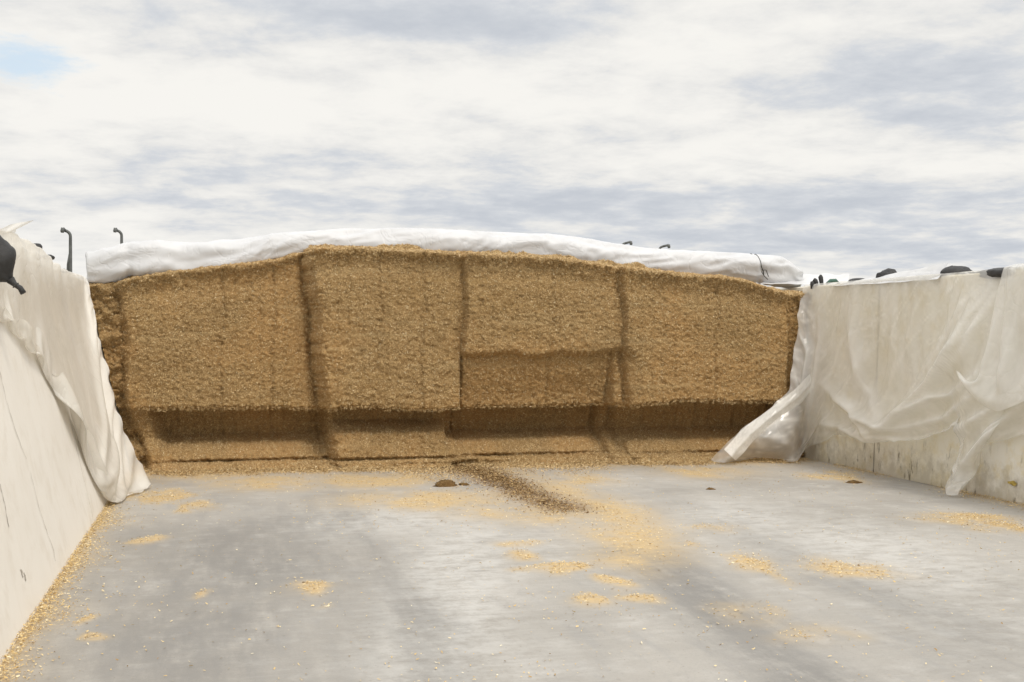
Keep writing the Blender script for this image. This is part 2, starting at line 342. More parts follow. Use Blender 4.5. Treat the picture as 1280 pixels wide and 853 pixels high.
# ------------------------------------------------------------------ silage pile
PROF = [(95, 354), (120, 351), (150, 348), (170, 342), (210, 335), (260, 330), (310, 325), (345, 321), (370, 312), (400, 308), (450, 308), (520, 312), (600, 317), (680, 320),
        (740, 328), (775, 334), (850, 343), (890, 345), (920, 350), (945, 359), (965, 364), (1008, 364), (1030, 364)]
_pp = np.array([ony(u, v, 15.05) for u, v in PROF])
def top(s): return np.interp(s, _pp[:, 0], _pp[:, 2])
def sx(u, y=15.0): return ony(u, 415, y)[0]
def lip(s, z): return .76 + .025 * vn(s * 1.7, z * 0, 61) + .012 * vn(s * 9, z * 0, 62) + .010 * vn(s * 31, z * 0, 63) + .006 * vn(s * 64, z * 0, 64) + .03 * sst(5.2, 5.3, s) - .02 * sst(1.2, 3, s) * sst(5, 3, s)
def face_p(s, z):
    """how far the cut face stands out (m) towards the camera at (s, z); also a roughness weight"""
    wob = .035 * vn(z * 3.1, s * 0 + 1.7, 21) + .015 * vn(z * 11, s * 0, 23) + .014 * vn(z * 34, s * 0, 24)
    ab = np.interp(z, [0, .76, 2.6], [1.36, 1.24, 1.02]) + wob
    bc = 2.955 + .02 * (z - 1.5) + wob * .5; cd = np.interp(z, [0, .8, 2.6], [5.18, 5.12, 4.99]) + wob * .7
    p = .02 + .36 * sst(ab - .07, ab + .09, s) - .08 * np.exp(-np.maximum(0, ab - .07 - s) / .06) * (s < ab - .03)
    p = p + .10 * sst(bc - .015, bc + .03, s) + .10 * sst(cd - .02, cd + .05, s)
    # the cut of each pass curves back a little before the next one
    for e, k, w in ((bc, .06, .05), (cd, .065, .06)):
        p = p - k * np.exp(-np.maximum(0, e - s) / w) * (s < e + .02)
    # faint marks of the teeth inside each block
    for q in (.0, .62, 1.9, 2.45, 4.1, 6.3):
        p = p - .028 * np.exp(-((s - q - wob) / .022) ** 2)
    p = p - .010 * np.exp(-(((s + .01 * vn(z * 5, s * 0, 25)) % .31 - .15) / .014) ** 2)
    rough = .5 * np.exp(-((s - ab - .03) / .12) ** 2) + .35 * np.exp(-((s - cd + .10) / .16) ** 2) * (z < 1.5)
    # lower part of the third block cut deeper
    zc = 1.40 + .035 * (s - 3.0) + .03 * vn(s * 5, z * 0, 31) + .014 * vn(s * 29, z * 0, 32)
    dz = sst(zc + .03, zc - .05, z) * sst(2.91, 2.97, s) * sst(4.98, 4.9, s)
    p = p - dz * (.11 + .20 * sst(1.45, .75, z))
    p = p - .10 * sst(zc + .03, zc - .1, z) * sst(4.85, 4.95, s) * sst(5.25, 5.1, s)
    # ends against the walls: rounded and ragged
    le = LX0 - LSL * z
    wl = np.interp(z, [0, .7, 1.2, 2.4], [.30, .22, .30, .44]) + .07 * vn(z * 3.1, s * 0, 51); eL = sst(le + wl, le + wl - .10, s); p = p - (.20 + .08 * vn(z * 2.2, s * 0, 52)) * eL; rough = rough + 1.1 * eL
    eR = sst(7.30 + .03 * vn(z * 3, s * 0, 53), 7.38, s); p = p - .16 * eR - .08 * sst(7.5, 7.8, s); rough = rough + .7 * eR
    # undercut at the bottom and the foot that slopes out again
    zu = lip(s, z)
    cut = sst(zu + .015, zu - .03, z)
    inn = np.interp(z, [0, .07, .088, .125, .26, .40, .78], [.18, .08, -.22, -.08, -.20, -.62, -.44])
    inb = np.interp(z, [0, .075, .092, .13, .42, .57, .78], [.20, .10, -.16, -.02, -.12, -.50, -.42])
    ck = .5 + .5 * np.clip(1.6 * fbm(s * 1.7, z * 0, 69, 3), -1, 1); crk = .16 * (1 - ck) * np.exp(-((z - .09) / .02) ** 2)
    inn = inn + crk; inb = inb + .7 * crk; inn = inn + sst(.09, 0, z) * (.20 * vn(s * 1.7, z * 0, 65) + .07 * vn(s * 9, z * 0, 66))
    k = sst(1.2, 1.4, s) * sst(2.85, 2.75, s)
    und = (inn * (1 - k) + inb * k)
    edge = sst(le + .35, le + .55, s) * sst(7.62, 7.35, s)
    p = p * (1 - .35 * cut * edge) + cut * (und + .016 * vn(s * 27, z * 2, 67)) * (.35 + .65 * edge)
    rough = rough + .25 * sst(.16, .05, z)
    # brow under the top edge
    tp = top(s); p = p + .06 * np.exp(-((tp - .05 - z) / .07) ** 2) - .03 * np.exp(-((tp - .28 - z) / .10) ** 2)
    p = p - .22 * sst(tp - .07, tp + .0, z) ** 2
    rough = rough + .65 * sst(tp - .2, tp - .05, z)
    return p, np.clip(rough, 0, 1.2)
def silage_disp(s, z):
    p, r = face_p(s, z)
    lump = .04 * fbm(s * 1.3, z * 1.3, 70, 3) + .016 * fbm(s * 6, z * 7, 80, 3) 
    grain = .008 * vn(s * 17, z * 24, 90) + .012 * vn(s * 33, z * 41, 92) + .017 * vn(s * 60, z * 66, 91)
    rag = r * (.10 * fbm(s * 4.5, z * 5.5, 95, 4, .6) + .02 * vn(s * 26, z * 30, 96))
    return p + lump * .7 + grain * (.75 + .5 * r) + rag
ns, nz = 640, 190
sl = np.linspace(-1.72, 7.86, ns)
rows = []
fr = np.linspace(0, 1, nz)
for f_ in fr:
    z = f_ * top(sl); s_ = np.maximum(sl, LX0 - LSL * z + .015); s_ = np.minimum(s_, RX0 + RSL * z - .01)
    y = 15.22 - silage_disp(s_, z)
    zz = z + .010 * vn(s_ * 40, z * 40, 99)
    rows.append(np.stack([s_, y, zz], -1))
SIL_TOP0 = rows[-1].copy()
for d in list(np.linspace(.02, .7, 28)) + [1, 1.6, 2.5, 4, 6, 9, 13, 17.4]:
    b = rows[nz - 1]
    yy = b[:, 1] + d; zt = top(b[:, 0]) - .11 * sst(.05, .35, d) - .08 * sst(3, 14, d)
    nse = .075 * fbm(b[:, 0] * 3, yy * 3, 101, 3) + .025 * vn(b[:, 0] * 16, yy * 16, 103) + .015 * vn(b[:, 0] * 40, yy * 40, 104)
    rows.append(np.stack([b[:, 0], yy, zt + nse * sst(0, .05, d)], -1))
SG = np.array(rows); SG[..., 2] = np.maximum(SG[..., 2], 0.001)
pile = mesh('silage_pile', SG, gridf(len(rows), ns)[:, ::-1].copy(), M_SIL)
tag(pile, 'brown wall of chopped silage cut to a stepped vertical face', 'silage')
def flakes(P, N, lmin, lmax, wmin, wmax, tilt=.5):
    n = len(P); r = rng.normal(size=(n, 3))
    T = r - N * np.sum(r * N, 1)[:, None]; T /= np.linalg.norm(T, axis=1)[:, None] + 1e-9
    T = T + N * rng.normal(0, tilt, n)[:, None]; T /= np.linalg.norm(T, axis=1)[:, None]
    B = np.cross(N, T); B /= np.linalg.norm(B, axis=1)[:, None] + 1e-9
    B = B + N * rng.normal(0, .5, n)[:, None]
    L = rng.uniform(lmin, lmax, n)[:, None] / 2; W = rng.uniform(wmin, wmax, n)[:, None] / 2
    bend = N * (L * rng.uniform(-.4, .4, (n, 1)))
    V = np.stack([P - T * L - B * W, P - T * L + B * W, P + B * W + bend, P + T * L + B * W * .6, P + T * L - B * W * .6, P - B * W + bend], 1)
    i = np.arange(n)[:, None] * 6
    Fc = np.concatenate([i + np.array([[0, 1, 2, 5]]), i + np.array([[5, 2, 3, 4]])], 0)
    return V.reshape(-1, 3), Fc
# loose stalks standing off the cut face
A = SG[:nz + 12]
d1 = A[1:, :-1] - A[:-1, :-1]; d2 = A[:-1, 1:] - A[:-1, :-1]; Nn = np.cross(d2, d1); ar = np.linalg.norm(Nn, axis=-1); Nn = Nn / (ar[..., None] + 1e-9)
if Nn[60, 300, 1] > 0: Nn = -Nn
ar = np.minimum(ar, np.percentile(ar, 98)); w = ar.copy(); w[nz - 12:] *= 2.2; w[:10] *= 1.6
cell = rng.choice(w.size, 190000, p=(w / w.sum()).ravel()); ci, cj = np.unravel_index(cell, w.shape)
P0 = A[ci, cj] + d1[ci, cj] * rng.random((len(ci), 1)) + d2[ci, cj] * rng.random((len(ci), 1)) + Nn[ci, cj] * .006
V, Fc = flakes(P0, Nn[ci, cj], .007, .028, .003, .006, .5)
ls = rng.uniform(-1.0, 7.6, 1500); lz = lip(ls, ls * 0) + rng.normal(0, .012, 1500); lp, _ = face_p(ls, lz + .03)
V2, F2 = flakes(np.stack([ls, 15.22 - lp - .005, lz - .01], -1), np.tile([0, -1., 0], (1500, 1)), .012, .035, .002, .004, .5)
Fc = np.concatenate([Fc, F2 + len(V)]); V = np.concatenate([V, V2])
st = mesh('stalks', V, Fc, M_FLK, pile, False); tag(st, kind='stuff')

# silage lying on the floor
N0 = 1100000
rx = rng.uniform(-1.15, 7.7, N0); ry = 15.1 - rng.random(N0) ** .8 * 11.5
hp, fl, bw = dustmaps(rx, ry); ws = wallstrip(rx, ry)
pr = np.clip(hp ** 1.3 * .38 + fl ** 2 * .22 + np.maximum(ws, 0) ** 1.5 * .9, 0, 1) * np.clip((ry / 9) ** .3, 0, 1) + .004 + .05 * np.clip(fbm(rx * .9, ry * .7, 671, 4), 0, 1) ** 2
k = rng.random(N0) < pr * .75
edge_l = (ws > .25) & (rx < 1); edge_r = (ws > .25) & (rx > 6)
def floorflakes(sel, label, name='scattered_silage'):
    n = sel.sum(); P = np.stack([rx[sel], ry[sel], .008 + .018 * np.maximum(hp[sel], ws[sel]) * rng.random(n)], -1)
    V, Fc = flakes(P, np.tile([0, 0, 1.], (n, 1)), .006, .022, .003, .0065, .25)
    o = mesh(name, V, Fc, M_FLOORFLK, None, False); tag(o, label, 'silage', kind='stuff'); return o
floorflakes(k & ~edge_l & ~edge_r, 'thin golden patches of dropped silage scattered over the concrete floor')
floorflakes(k & edge_l, 'golden strip of loose silage along the foot of the left wall')
floorflakes(k & edge_r, 'loose silage strip along the foot of the right wall')

nb = 34000; bx = rng.uniform(-1.05, 7.5, nb); q = rng.exponential(1., nb) * (.07 + .30 * np.clip(.3 + 1.2 * fbm(bx * 1.1, bx * 0, 661, 4), 0, 1.2)) * (1 + .9 * np.exp(-((bx - 2.9) / .9) ** 2))
bz, _ = face_p(bx, bx * 0 + .01); by = 15.20 - bz - q
V, Fc = flakes(np.stack([bx, by, .008 + .03 * np.exp(-q / .08) * rng.random(nb)], -1), np.tile([0, 0, 1.], (nb, 1)), .008, .032, .0035, .008, .4)
tag(mesh('scattered_silage', V, Fc, M_FLK, None, False), 'brown crumbs of silage strewn along the foot of the cut face', 'silage', kind='stuff')

# dark trail of damp silage in front of the face, and clods
def heap_mesh(name, pts, hw, ht, mat, n=90, m=22, seed=5):
    pts = np.array([g(*p)[:2] for p in pts]); d = np.r_[0, np.cumsum(np.linalg.norm(np.diff(pts, axis=0), axis=1))]
    t = np.linspace(0, d[-1], n); cx = np.interp(t, d, pts[:, 0]); cy = np.interp(t, d, pts[:, 1])
    tx, ty = np.gradient(cx), np.gradient(cy); l = np.hypot(tx, ty); nxx, nyy = -ty / l, tx / l
    q = np.linspace(-1, 1, m)
    env = np.sin(np.linspace(.0, math.pi, n)) ** .45
    wv = hw * env * (1 + .45 * vn(t * 5, t * 0, seed))
    XX = cx[:, None] + nxx[:, None] * wv[:, None] * q; YY = cy[:, None] + nyy[:, None] * wv[:, None] * q
    h = ht * env[:, None] * (1 - q[None] ** 2) * (1 + .8 * fbm(XX * 8, YY * 8, seed + 2, 3)) + .012 * vn(XX * 40, YY * 40, seed + 5) - .004
    return mesh(name, np.stack([XX, YY, h], -1), gridf(n, m), mat)
n_ = 9000; tp_ = np.array([g(*p)[:2] for p in [(470, 579), (560, 581), (600, 590), (645, 610), (680, 627), (712, 640)]])
dd = np.r_[0, np.cumsum(np.linalg.norm(np.diff(tp_, axis=0), axis=1))]; q_ = rng.random(n_) ** 1.2 * dd[-1]
q_ = np.where(rng.random(n_) < .25, dd[1] + (dd[3] - dd[1]) * rng.random(n_), q_)
wd = .09 + .14 * np.abs(vn(q_ * 3, q_ * 0, 44)); hx = rng.normal(0, 1, (n_, 2)) * wd[:, None]
P_ = np.stack([np.interp(q_, dd, tp_[:, 0]) + hx[:, 0], np.interp(q_, dd, tp_[:, 1]) + hx[:, 1], .010 + .014 * rng.random(n_) * np.exp(-(hx ** 2).sum(1) / .02)], -1)
P_ = P_[P_[:, 1] < 15.05]
M_DAMPFLK = mat_flakes('damp_stalks', [(0, (.10, .058, .024)), (.4, (.21, .125, .05)), (.75, (.34, .22, .095)), (1, (.58, .43, .22))])
V, Fc = flakes(P_, np.tile([0, 0, 1.], (len(P_), 1)), .008, .034, .004, .010, .35)
tr = mesh('silage_trail', V, Fc, M_DAMPFLK, None, False)
tag(tr, 'dark brown trail of damp silage running out from the face', 'silage', kind='stuff')
def clod(u, v, r, h, label, mat=M_DARKSIL, seed=1):
    c = g(u, v); n, m = 14, 20; th = np.linspace(0, 2 * math.pi, m, endpoint=False); ph = np.linspace(0, math.pi / 2, n)
    PH, TH = np.meshgrid(ph, th, indexing='ij'); rr = 1 + .35 * fbm(np.cos(TH) * 2 + PH, np.sin(TH) * 2 + PH * 2, seed, 3) + .12 * vn(np.cos(TH) * 9, np.sin(TH) * 9 + PH * 8, seed + 3)
    V = np.stack([r * rr * np.cos(TH) * np.cos(PH), r * .8 * rr * np.sin(TH) * np.cos(PH), h * rr * np.sin(PH) - .004], -1)
    o = mesh('silage_clod', V, gridf(n, m, True), mat); o.location = (c[0], c[1], 0)
    return tag(o, label, 'clod')
clod(556, 608, .115, .07, 'larger dark clod of silage lying on the floor before the face', seed=3)
clod(580, 607, .06, .03, 'small low clod beside the larger dark clod', seed=8)
clod(380, 729, .016, .012, 'tiny dark crumb near the golden patch on the left of the floor', seed=12)
clod(888, 612, .05, .02, 'flat dark crumb on pale floor right of the silage trail', seed=15)
clod(1068, 604, .09, .03, 'dark clod among the loose silage near the right wall', seed=18)
for (u, v, a) in ((432, 577, .16), (548, 576, .13), (790, 571, .18), (800, 576, .12)):
    pass
# slump heaps at the foot of the face, where two passes meet
def slump(u, v, r, h, label, seed):
    o = clod(u, v, r, h, label, M_SIL, seed); o.name = 'slumped_silage'; o['category'] = 'silage'; return o
slump(436, 580, .17, .20, 'slumped silage lump at the foot of the face below the widest step', 31)
slump(792, 574, .22, .17, 'slumped silage lump at the foot of the face below the right cut line', 35)

# ------------------------------------------------------------------ cloth: a small position based solver, so that the film hangs in real folds
def cloth(P, pin, sh=1.05, sv=1.03, steps=150, inner=6, grav=(0, 0, -.0016), coll=None, noise=.006, bend=.25, seed=1):
    X = P.copy(); n, m, _ = X.shape
    L = lambda a, b: np.linalg.norm(P[b] - P[a], axis=-1)
    r_ = np.random.default_rng(seed)
    sl_ = slice
    cons = []
    def addc(di, dj, sc, st):
        for a in (0, 1):
            if di and dj:
                I0 = sl_(a, n - di, 2); I1 = sl_(a + di, n, 2)
                for b in (0, 1):
                    J0 = sl_(b, m - 1, 2); J1 = sl_(b + 1, m, 2)
                    for (x, y) in (((I0, J0), (I1, J1)), ((I0, J1), (I1, J0))):
                        cons.append((x, y, np.linalg.norm(P[y] - P[x], axis=-1) * sc, st))
            elif di:
                st_ = 2 * di
                for k in range(di):
                    I0 = sl_(a * di + k, n - di, st_); I1 = sl_(a * di + k + di, n, st_)
                    x, y = (I0, sl_(None)), (I1, sl_(None)); cons.append((x, y, np.linalg.norm(P[y] - P[x], axis=-1) * sc, st))
            else:
                st_ = 2 * dj
                for k in range(dj):
                    J0 = sl_(a * dj + k, m - dj, st_); J1 = sl_(a * dj + k + dj, m, st_)
                    x, y = (sl_(None), J0), (sl_(None), J1); cons.append((x, y, np.linalg.norm(P[y] - P[x], axis=-1) * sc, st))
    addc(1, 0, sh, 1.); addc(0, 1, sv, 1.); addc(1, 1, (sh + sv) / 2, .5); addc(3, 0, sh, bend * .3); addc(0, 3, sv, bend * .3); addc(2, 0, sh, bend); addc(0, 2, sv, bend)
    cons = [c for c in cons if c[2].size]
    W = (~pin).astype(float)
    lo = np.stack([fbm(np.linspace(0, 9, n)[:, None] + 0 * np.zeros((n, m)), np.linspace(0, 6, m)[None] + np.zeros((n, m)), 200 + seed + q, 3) for q in range(3)], -1)
    X = X + lo * noise * 3 * W[..., None] + r_.normal(0, noise * .3, X.shape) * W[..., None]
    Vv = np.zeros_like(X); gr = np.array(grav)
    for s in range(steps):
        Xo = X.copy()
        X = X + (Vv * .93 + gr) * W[..., None]
        for q in range(inner):
            for x, y, l0, k in cons:
                d = X[y] - X[x]; l = np.linalg.norm(d, axis=-1) + 1e-9; wa, wb = W[x], W[y]; ws_ = wa + wb + 1e-9
                e = (k * (l - l0) / l / ws_)[..., None] * d
                X[x] += e * wa[..., None]; X[y] -= e * wb[..., None]
            if coll is not None: X = np.where(W[..., None] > 0, coll(X), X)
        Vv = X - Xo
    return X
def resample(cols, na, nt):
    """cols: list of (top->hem polylines); gives an (na, nt, 3) grid"""
    C_ = []
    for c in cols:
        c = np.array(c, float); d = np.r_[0, np.cumsum(np.linalg.norm(np.diff(c, axis=0), axis=1))]; t = np.linspace(0, d[-1], nt)
        C_.append(np.stack([np.interp(t, d, c[:, k]) for k in range(3)], -1))
    C_ = np.array(C_); mid = C_[:, nt // 3]
    d = np.r_[0, np.cumsum(np.linalg.norm(np.diff(mid, axis=0), axis=1) + .03)]; t = np.linspace(0, d[-1], na)
    return np.stack([np.interp(t, d, C_[:, j, k]) for j in range(nt) for k in range(3)], -1).reshape(na, nt, 3)
def subsurf(o, l=1):
    m = o.modifiers.new('smooth', 'SUBSURF'); m.levels = l; m.render_levels = l; return o

def project(P):
    d = P - CAM; z = d @ fw; return 640 + F * (d @ rt) / z, 426.5 - F * (d @ up) / z
def sculpt(P, nrm, ridges, free, amp=1., crumple=.6):
    """press the folds seen in the photograph into the film: (polyline, width px, height m, sharpness)"""
    U, Vv = project(P); P = P.copy(); H = np.zeros(U.shape); B_ = np.zeros(U.shape)
    for pts, w, h, pw in ridges:
        d = np.full(U.shape, 1e9); tt = np.zeros(U.shape)
        for k, (a, b) in enumerate(zip(pts[:-1], pts[1:])):
            ab = np.array(b, float) - a; t = np.clip(((U - a[0]) * ab[0] + (Vv - a[1]) * ab[1]) / (ab @ ab), 0, 1)
            q = np.hypot(U - a[0] - t * ab[0], Vv - a[1] - t * ab[1]); tt = np.where(q < d, (k + t) / (len(pts) - 1), tt); d = np.minimum(d, q)
        B_ = np.maximum(B_, np.exp(-(d / (w * .55)) ** 1.2) * np.sin(np.clip(tt * .9 + .05, 0, 1) * math.pi) ** .5 * min(1, h / .08))
        H += h * amp * np.exp(-(d / w) ** pw) * np.sin(np.clip(tt * .9 + .05, 0, 1) * math.pi) ** .5
    # crumple: flat facets that meet in sharp creases
    a_, b_ = P[..., 1] * .9 + P[..., 0], P[..., 2]
    r1 = np.abs(fbm((a_ + b_) * 1.7, (a_ - b_) * .6, 611, 2)); r2 = np.abs(fbm((a_ + b_ * .8) * 4.2, (a_ - b_) * 2.0, 621, 2))
    H = H + crumple * (.09 * (1 - r1 * 2.2) + .028 * (1 - r2 * 2.2))
    cr_ = np.clip(1 - r1 / .05, 0, 1) * .6 + np.clip(1 - r2 / .05, 0, 1) * .35
    return P + (H * free)[..., None] * np.array(nrm), np.clip(np.maximum(B_, cr_ * min(1, crumple * 1.4)), 0, 1)
def collide_right(X):
    X = X.copy(); lim = RX0 + RSL * X[..., 2] - .012
    over = (X[..., 2] < WH) 
    X[..., 0] = np.where(over, np.minimum(X[..., 0], lim), X[..., 0])
    X[..., 2] = np.maximum(X[..., 2], .014)
    return X
def rtop(u, v, off=.03): 
    p = onr(u, v, off); return np.array([p[0], p[1], WH + .02])
wt_ = lambda p: [np.array([p[0] + .25, p[1], WH + .03]), np.array([p[0] + .10, p[1], WH + .03]), p]
cols = []
def col(tp, *rest):
    cols.append(wt_(rtop(*tp)) + list(rest))
col((1006, 362), ony(1000, 400, 14.60), ony(996, 440, 14.55), ony(990, 488, 14.45), ony(958, 515, 14.42), ony(926, 540, 14.40), g(888, 577))
col((1012, 361), ony(1008, 440, 14.5), ony(1000, 500, 14.3), ony(950, 545, 14.3), g(912, 579, .015))
col((1020, 360), ony(1016, 440, 14.45), ony(1005, 500, 14.35), ony(962, 545, 14.2), g(938, 570, .05))
col((1030, 360), onr(1024, 440, .06), onr(1014, 500, .16), ony(990, 550, 14.2), g(968, 574, .02))
col((1040, 359), onr(1034, 440, .04), onr(1022, 500, .08), onr(1005, 550, .08), g(995, 577, .02))
col((1052, 358), onr(1046, 450, .03), onr(1030, 520, .03), onr(1012, 550, .03))
col((1075, 356), onr(1070, 450, .03), onr(1050, 542, .03))
col((1110, 354), onr(1105, 450, .05), onr(1098, 552, .06))
col((1140, 352), onr(1142, 450, .08), onr(1160, 548, .07))
col((1180, 349), onr(1185, 440, .10), onr(1216, 528, .10))
col((1205, 348), onr(1210, 440, .16), onr(1222, 520, .14), onr(1205, 580, .1), g(1190, 619, .02))
col((1222, 347), onr(1232, 440, .16), onr(1236, 520, .14), onr(1220, 580, .1), g(1203, 619, .03))
col((1240, 346), onr(1255, 440, .12), onr(1260, 520, .08), onr(1213, 596, .05))
col((1262, 344), onr(1270, 450, .1), onr(1236, 556, .04))
col((1285, 342), onr(1290, 450, .1), onr(1290, 532, .04))
col((1340, 336), onr(1345, 450, .1), onr(1350, 510, .05))
col((1400, 330), onr(1405, 450, .1), onr(1410, 520, .05))
na, nt_ = 150, 78
PR = resample(cols, na, nt_)
pin = np.zeros((na, nt_), bool); pin[:, :4] = True; pin |= PR[..., 2] > WH + .015
pin[0:2, -1] = True; pin[0, ::6] = True
tcol = [i for i in range(na) if PR[i, -1, 2] < .045 and PR[i, -1, 1] < 13]
for i in tcol: pin[i, -1] = True
for i in range(na):
    if 10.9 < PR[i, -1, 1] < 14 and PR[i, -1, 2] > .1 and i % 3 == 0: pin[i, -1] = True
pin[-1] = True
zz_ = lambda L: [(860 + x / 2.51, 300 + y / 2.51) for x, y in L]
RIDGES_R = [(zz_(L), w, h, pw) for L, w, h, pw in (
    ([(515, 190), (530, 320), (556, 440), (640, 562)], 10, .08, 1.2), ([(418, 165), (425, 300), (415, 425), (385, 540)], 5, .06, 1.2),
    ([(425, 284), (600, 290), (840, 299)], 1.6, .025, 1.0), ([(440, 440), (550, 535), (650, 575), (705, 525), (790, 478), (840, 470), (930, 400)], 8, .17, 1.1),
    ([(640, 560), (700, 510), (780, 430), (850, 320), (900, 230), (970, 130)], 7, .16, 1.1), ([(770, 470), (815, 400), (838, 365), (866, 312)], 3.5, .07, 1.0),
    ([(800, 430), (880, 330), (940, 210), (1000, 120)], 6, .10, 1.1), ([(740, 420), (800, 330), (860, 210), (900, 150)], 5, .06, 1.1),
    ([(690, 330), (718, 220), (752, 150)], 4, .04, 1.1), ([(440, 560), (600, 622), (720, 628), (830, 600), (950, 520), (1060, 440)], 6, .13, 1.1),
    ([(560, 590), (680, 580), (820, 540), (940, 450), (1060, 360)], 7, .10, 1.1), ([(1060, 500), (960, 590), (885, 690), (830, 790)], 8, .12, 1.2),
    ([(480, 470), (600, 600), (690, 615)], 6, .07, 1.1), ([(355, 290), (395, 340), (375, 470)], 4, .07, 1.0), ([(370, 200), (400, 240), (410, 300)], 4, .05, 1.),
    ([(200, 600), (300, 560), (385, 545)], 6, .08, 1.1), ([(240, 640), (300, 600), (340, 620)], 5, .06, 1.1), ([(300, 530), (350, 600), (335, 680)], 5, .07, 1.1))]
free = np.clip((np.arange(nt_) - 3) / 8, 0, 1)[None] * np.ones((na, 1))
PR, BR = sculpt(PR, (-1, -.12, 0), RIDGES_R, free, 1., .5)
XR = cloth(PR, pin, 1.012, 1.0, 30, 5, grav=(0, 0, -.0003), coll=collide_right, noise=.010, bend=.10, seed=3)
# the leading edge of the film is folded over on itself
eo = resample([[ony(u, v, y - .03) for u, v, y in L] for L in (
    [(1023, 458, 14.42), (991, 489, 14.40), (958, 514, 14.38), (926, 539, 14.36), (905, 562, 14.2)],
    [(1020, 474, 14.40), (998, 497, 14.34), (962, 523, 14.30), (935, 546, 14.28), (914, 571, 14.1)],
    [(1018, 482, 14.42), (1002, 503, 14.38), (968, 529, 14.36), (944, 549, 14.34), (920, 576, 14.2)])], 14, 60)
eo[..., 1] += .02 * vn(np.linspace(0, 9, 60)[None] + np.zeros((14, 1)), np.linspace(0, 3, 14)[:, None] + np.zeros((1, 60)), 71)
VR = XR.reshape(-1, 3); FR = gridf(na, nt_)
# the upper corner of the same film, folded back over itself
cols = []
def col2(tp, *rest):
    p = rtop(*tp); p[0] -= .12; cols.append([np.array([p[0] + .35, p[1], WH + .05]), np.array([p[0] + .15, p[1], WH + .06]), p] + list(rest))
col2((1268, 338), onr(1240, 372, .22), onr(1216, 415, .26), onr(1200, 462, .24))
col2((1276, 338), onr(1255, 385, .30), onr(1232, 430, .34), onr(1215, 476, .28))
col2((1288, 338), onr(1275, 390, .32), onr(1258, 440, .36), onr(1240, 482, .3))
col2((1310, 336), onr(1302, 400, .28), onr(1290, 450, .3), onr(1280, 470, .28))
col2((1350, 332), onr(1345, 400, .2), onr(1335, 440, .25), onr(1330, 455, .25))
P2 = resample(cols, 60, 50); pin2 = np.zeros((60, 50), bool); pin2[:, :4] = True; pin2 |= P2[..., 2] > WH + .02; pin2[0, -1] = True; pin2[-1] = True
P2, B2 = sculpt(P2, (-1, -.1, 0), [([(1262, 345), (1236, 385), (1212, 440), (1200, 470)], 5, .05, 1.1), ([(1275, 350), (1255, 400), (1240, 440), (1232, 470)], 7, .08, 1.1), ([(1290, 350), (1275, 400), (1262, 450)], 8, .07, 1.1), ([(1240, 430), (1232, 455)], 3, .05, 1.0)], np.clip((np.arange(50) - 3) / 6, 0, 1)[None] * np.ones((60, 1)))
X2 = cloth(P2, pin2, 1.03, 1.01, 45, 5, coll=lambda X: np.where(np.stack([X[..., 0] > RX0 + RSL * X[..., 2] - .14] + [np.zeros(X.shape[:2], bool)] * 2, -1) & (X[..., 2:3] < WH), np.stack([RX0 + RSL * X[..., 2] - .14, X[..., 1], X[..., 2]], -1), X), noise=.02, bend=.12, seed=9)
sheet_r = mesh('plastic_sheet', np.concatenate([VR, X2.reshape(-1, 3), eo.reshape(-1, 3)]), np.concatenate([FR, gridf(60, 50) + len(VR), gridf(14, 60) + len(VR) + 3000]), M_FILM_R)
attr(sheet_r, 'bunched', np.r_[BR.ravel(), .25 + .6 * B2.ravel(), np.clip(.28 + .3 * rng.random(840), 0, 1)]); subsurf(sheet_r); tag(sheet_r, 'translucent milky plastic sheet hanging in swags down the right wall', 'plastic sheet')

# left sheet
def collide_left(X):
    X = X.copy(); lim = LX0 - LSL * X[..., 2] + .012
    X[..., 0] = np.where(X[..., 2] < WH, np.maximum(X[..., 0], lim), X[..., 0]); X[..., 2] = np.maximum(X[..., 2], .014); return X
def ltop(u, v, off=.04):
    p = onl(u, v, off); return np.array([p[0], p[1], max(p[2], WH + .03)])
cols = []
def coll_(tp, *rest):
    p = ltop(*tp); cols.append([np.array([p[0] - .30, p[1], WH + .02]), np.array([p[0] - .12, p[1], p[2] - .01]), p] + list(rest))
coll_((106, 352), onl(114, 400, .08), onl(128, 460, .10), onl(146, 520, .16), onl(162, 565, .22), g(188, 601, .06))
coll_((103, 350), onl(108, 410, .10), onl(122, 470, .14), onl(138, 530, .22), g(176, 612, .03))
coll_((98, 347), onl(100, 420, .08), onl(114, 480, .13), onl(130, 550, .16), g(162, 619, .02))
coll_((92, 343), onl(92, 420, .06), onl(104, 490, .10), onl(122, 560, .10), g(150, 620, .02))
coll_((84, 337), onl(82, 420, .05), onl(95, 490, .08), onl(116, 560, .06), onl(138, 612, .03))
coll_((72, 330), onl(66, 400, .06), onl(78, 460, .10), onl(98, 515, .06))
coll_((58, 321), onl(48, 380, .07), onl(56, 420, .08), onl(64, 442, .05))
coll_((44, 310), onl(34, 360, .06), onl(36, 400, .06), onl(38, 424, .03))
coll_((28, 299), onl(20, 350, .05), onl(20, 390, .05), onl(20, 408, .03))
coll_((10, 291), onl(4, 340, .05), onl(6, 370, .04), onl(8, 385, .03))
coll_((-20, 279), onl(-26, 320, .05), onl(-24, 370, .04))
coll_((-60, 260), onl(-66, 320, .05), onl(-64, 350, .04))
na, nt_ = 110, 70
PL = resample(cols, na, nt_); pin = np.zeros((na, nt_), bool); pin[:, :4] = True; pin |= PL[..., 2] > WH + .02; pin[-1] = True; pin[0, ::5] = True; pin[0, -1] = True
for i in range(na):
    if PL[i, -1, 2] > .1 and i % 8 == 0: pin[i, -1] = True
    if PL[i, -1, 2] < .1 and i % 4 == 0: pin[i, -1] = True
free = np.clip((np.arange(nt_) - 2) / 8, 0, 1)[None] * np.ones((na, 1))
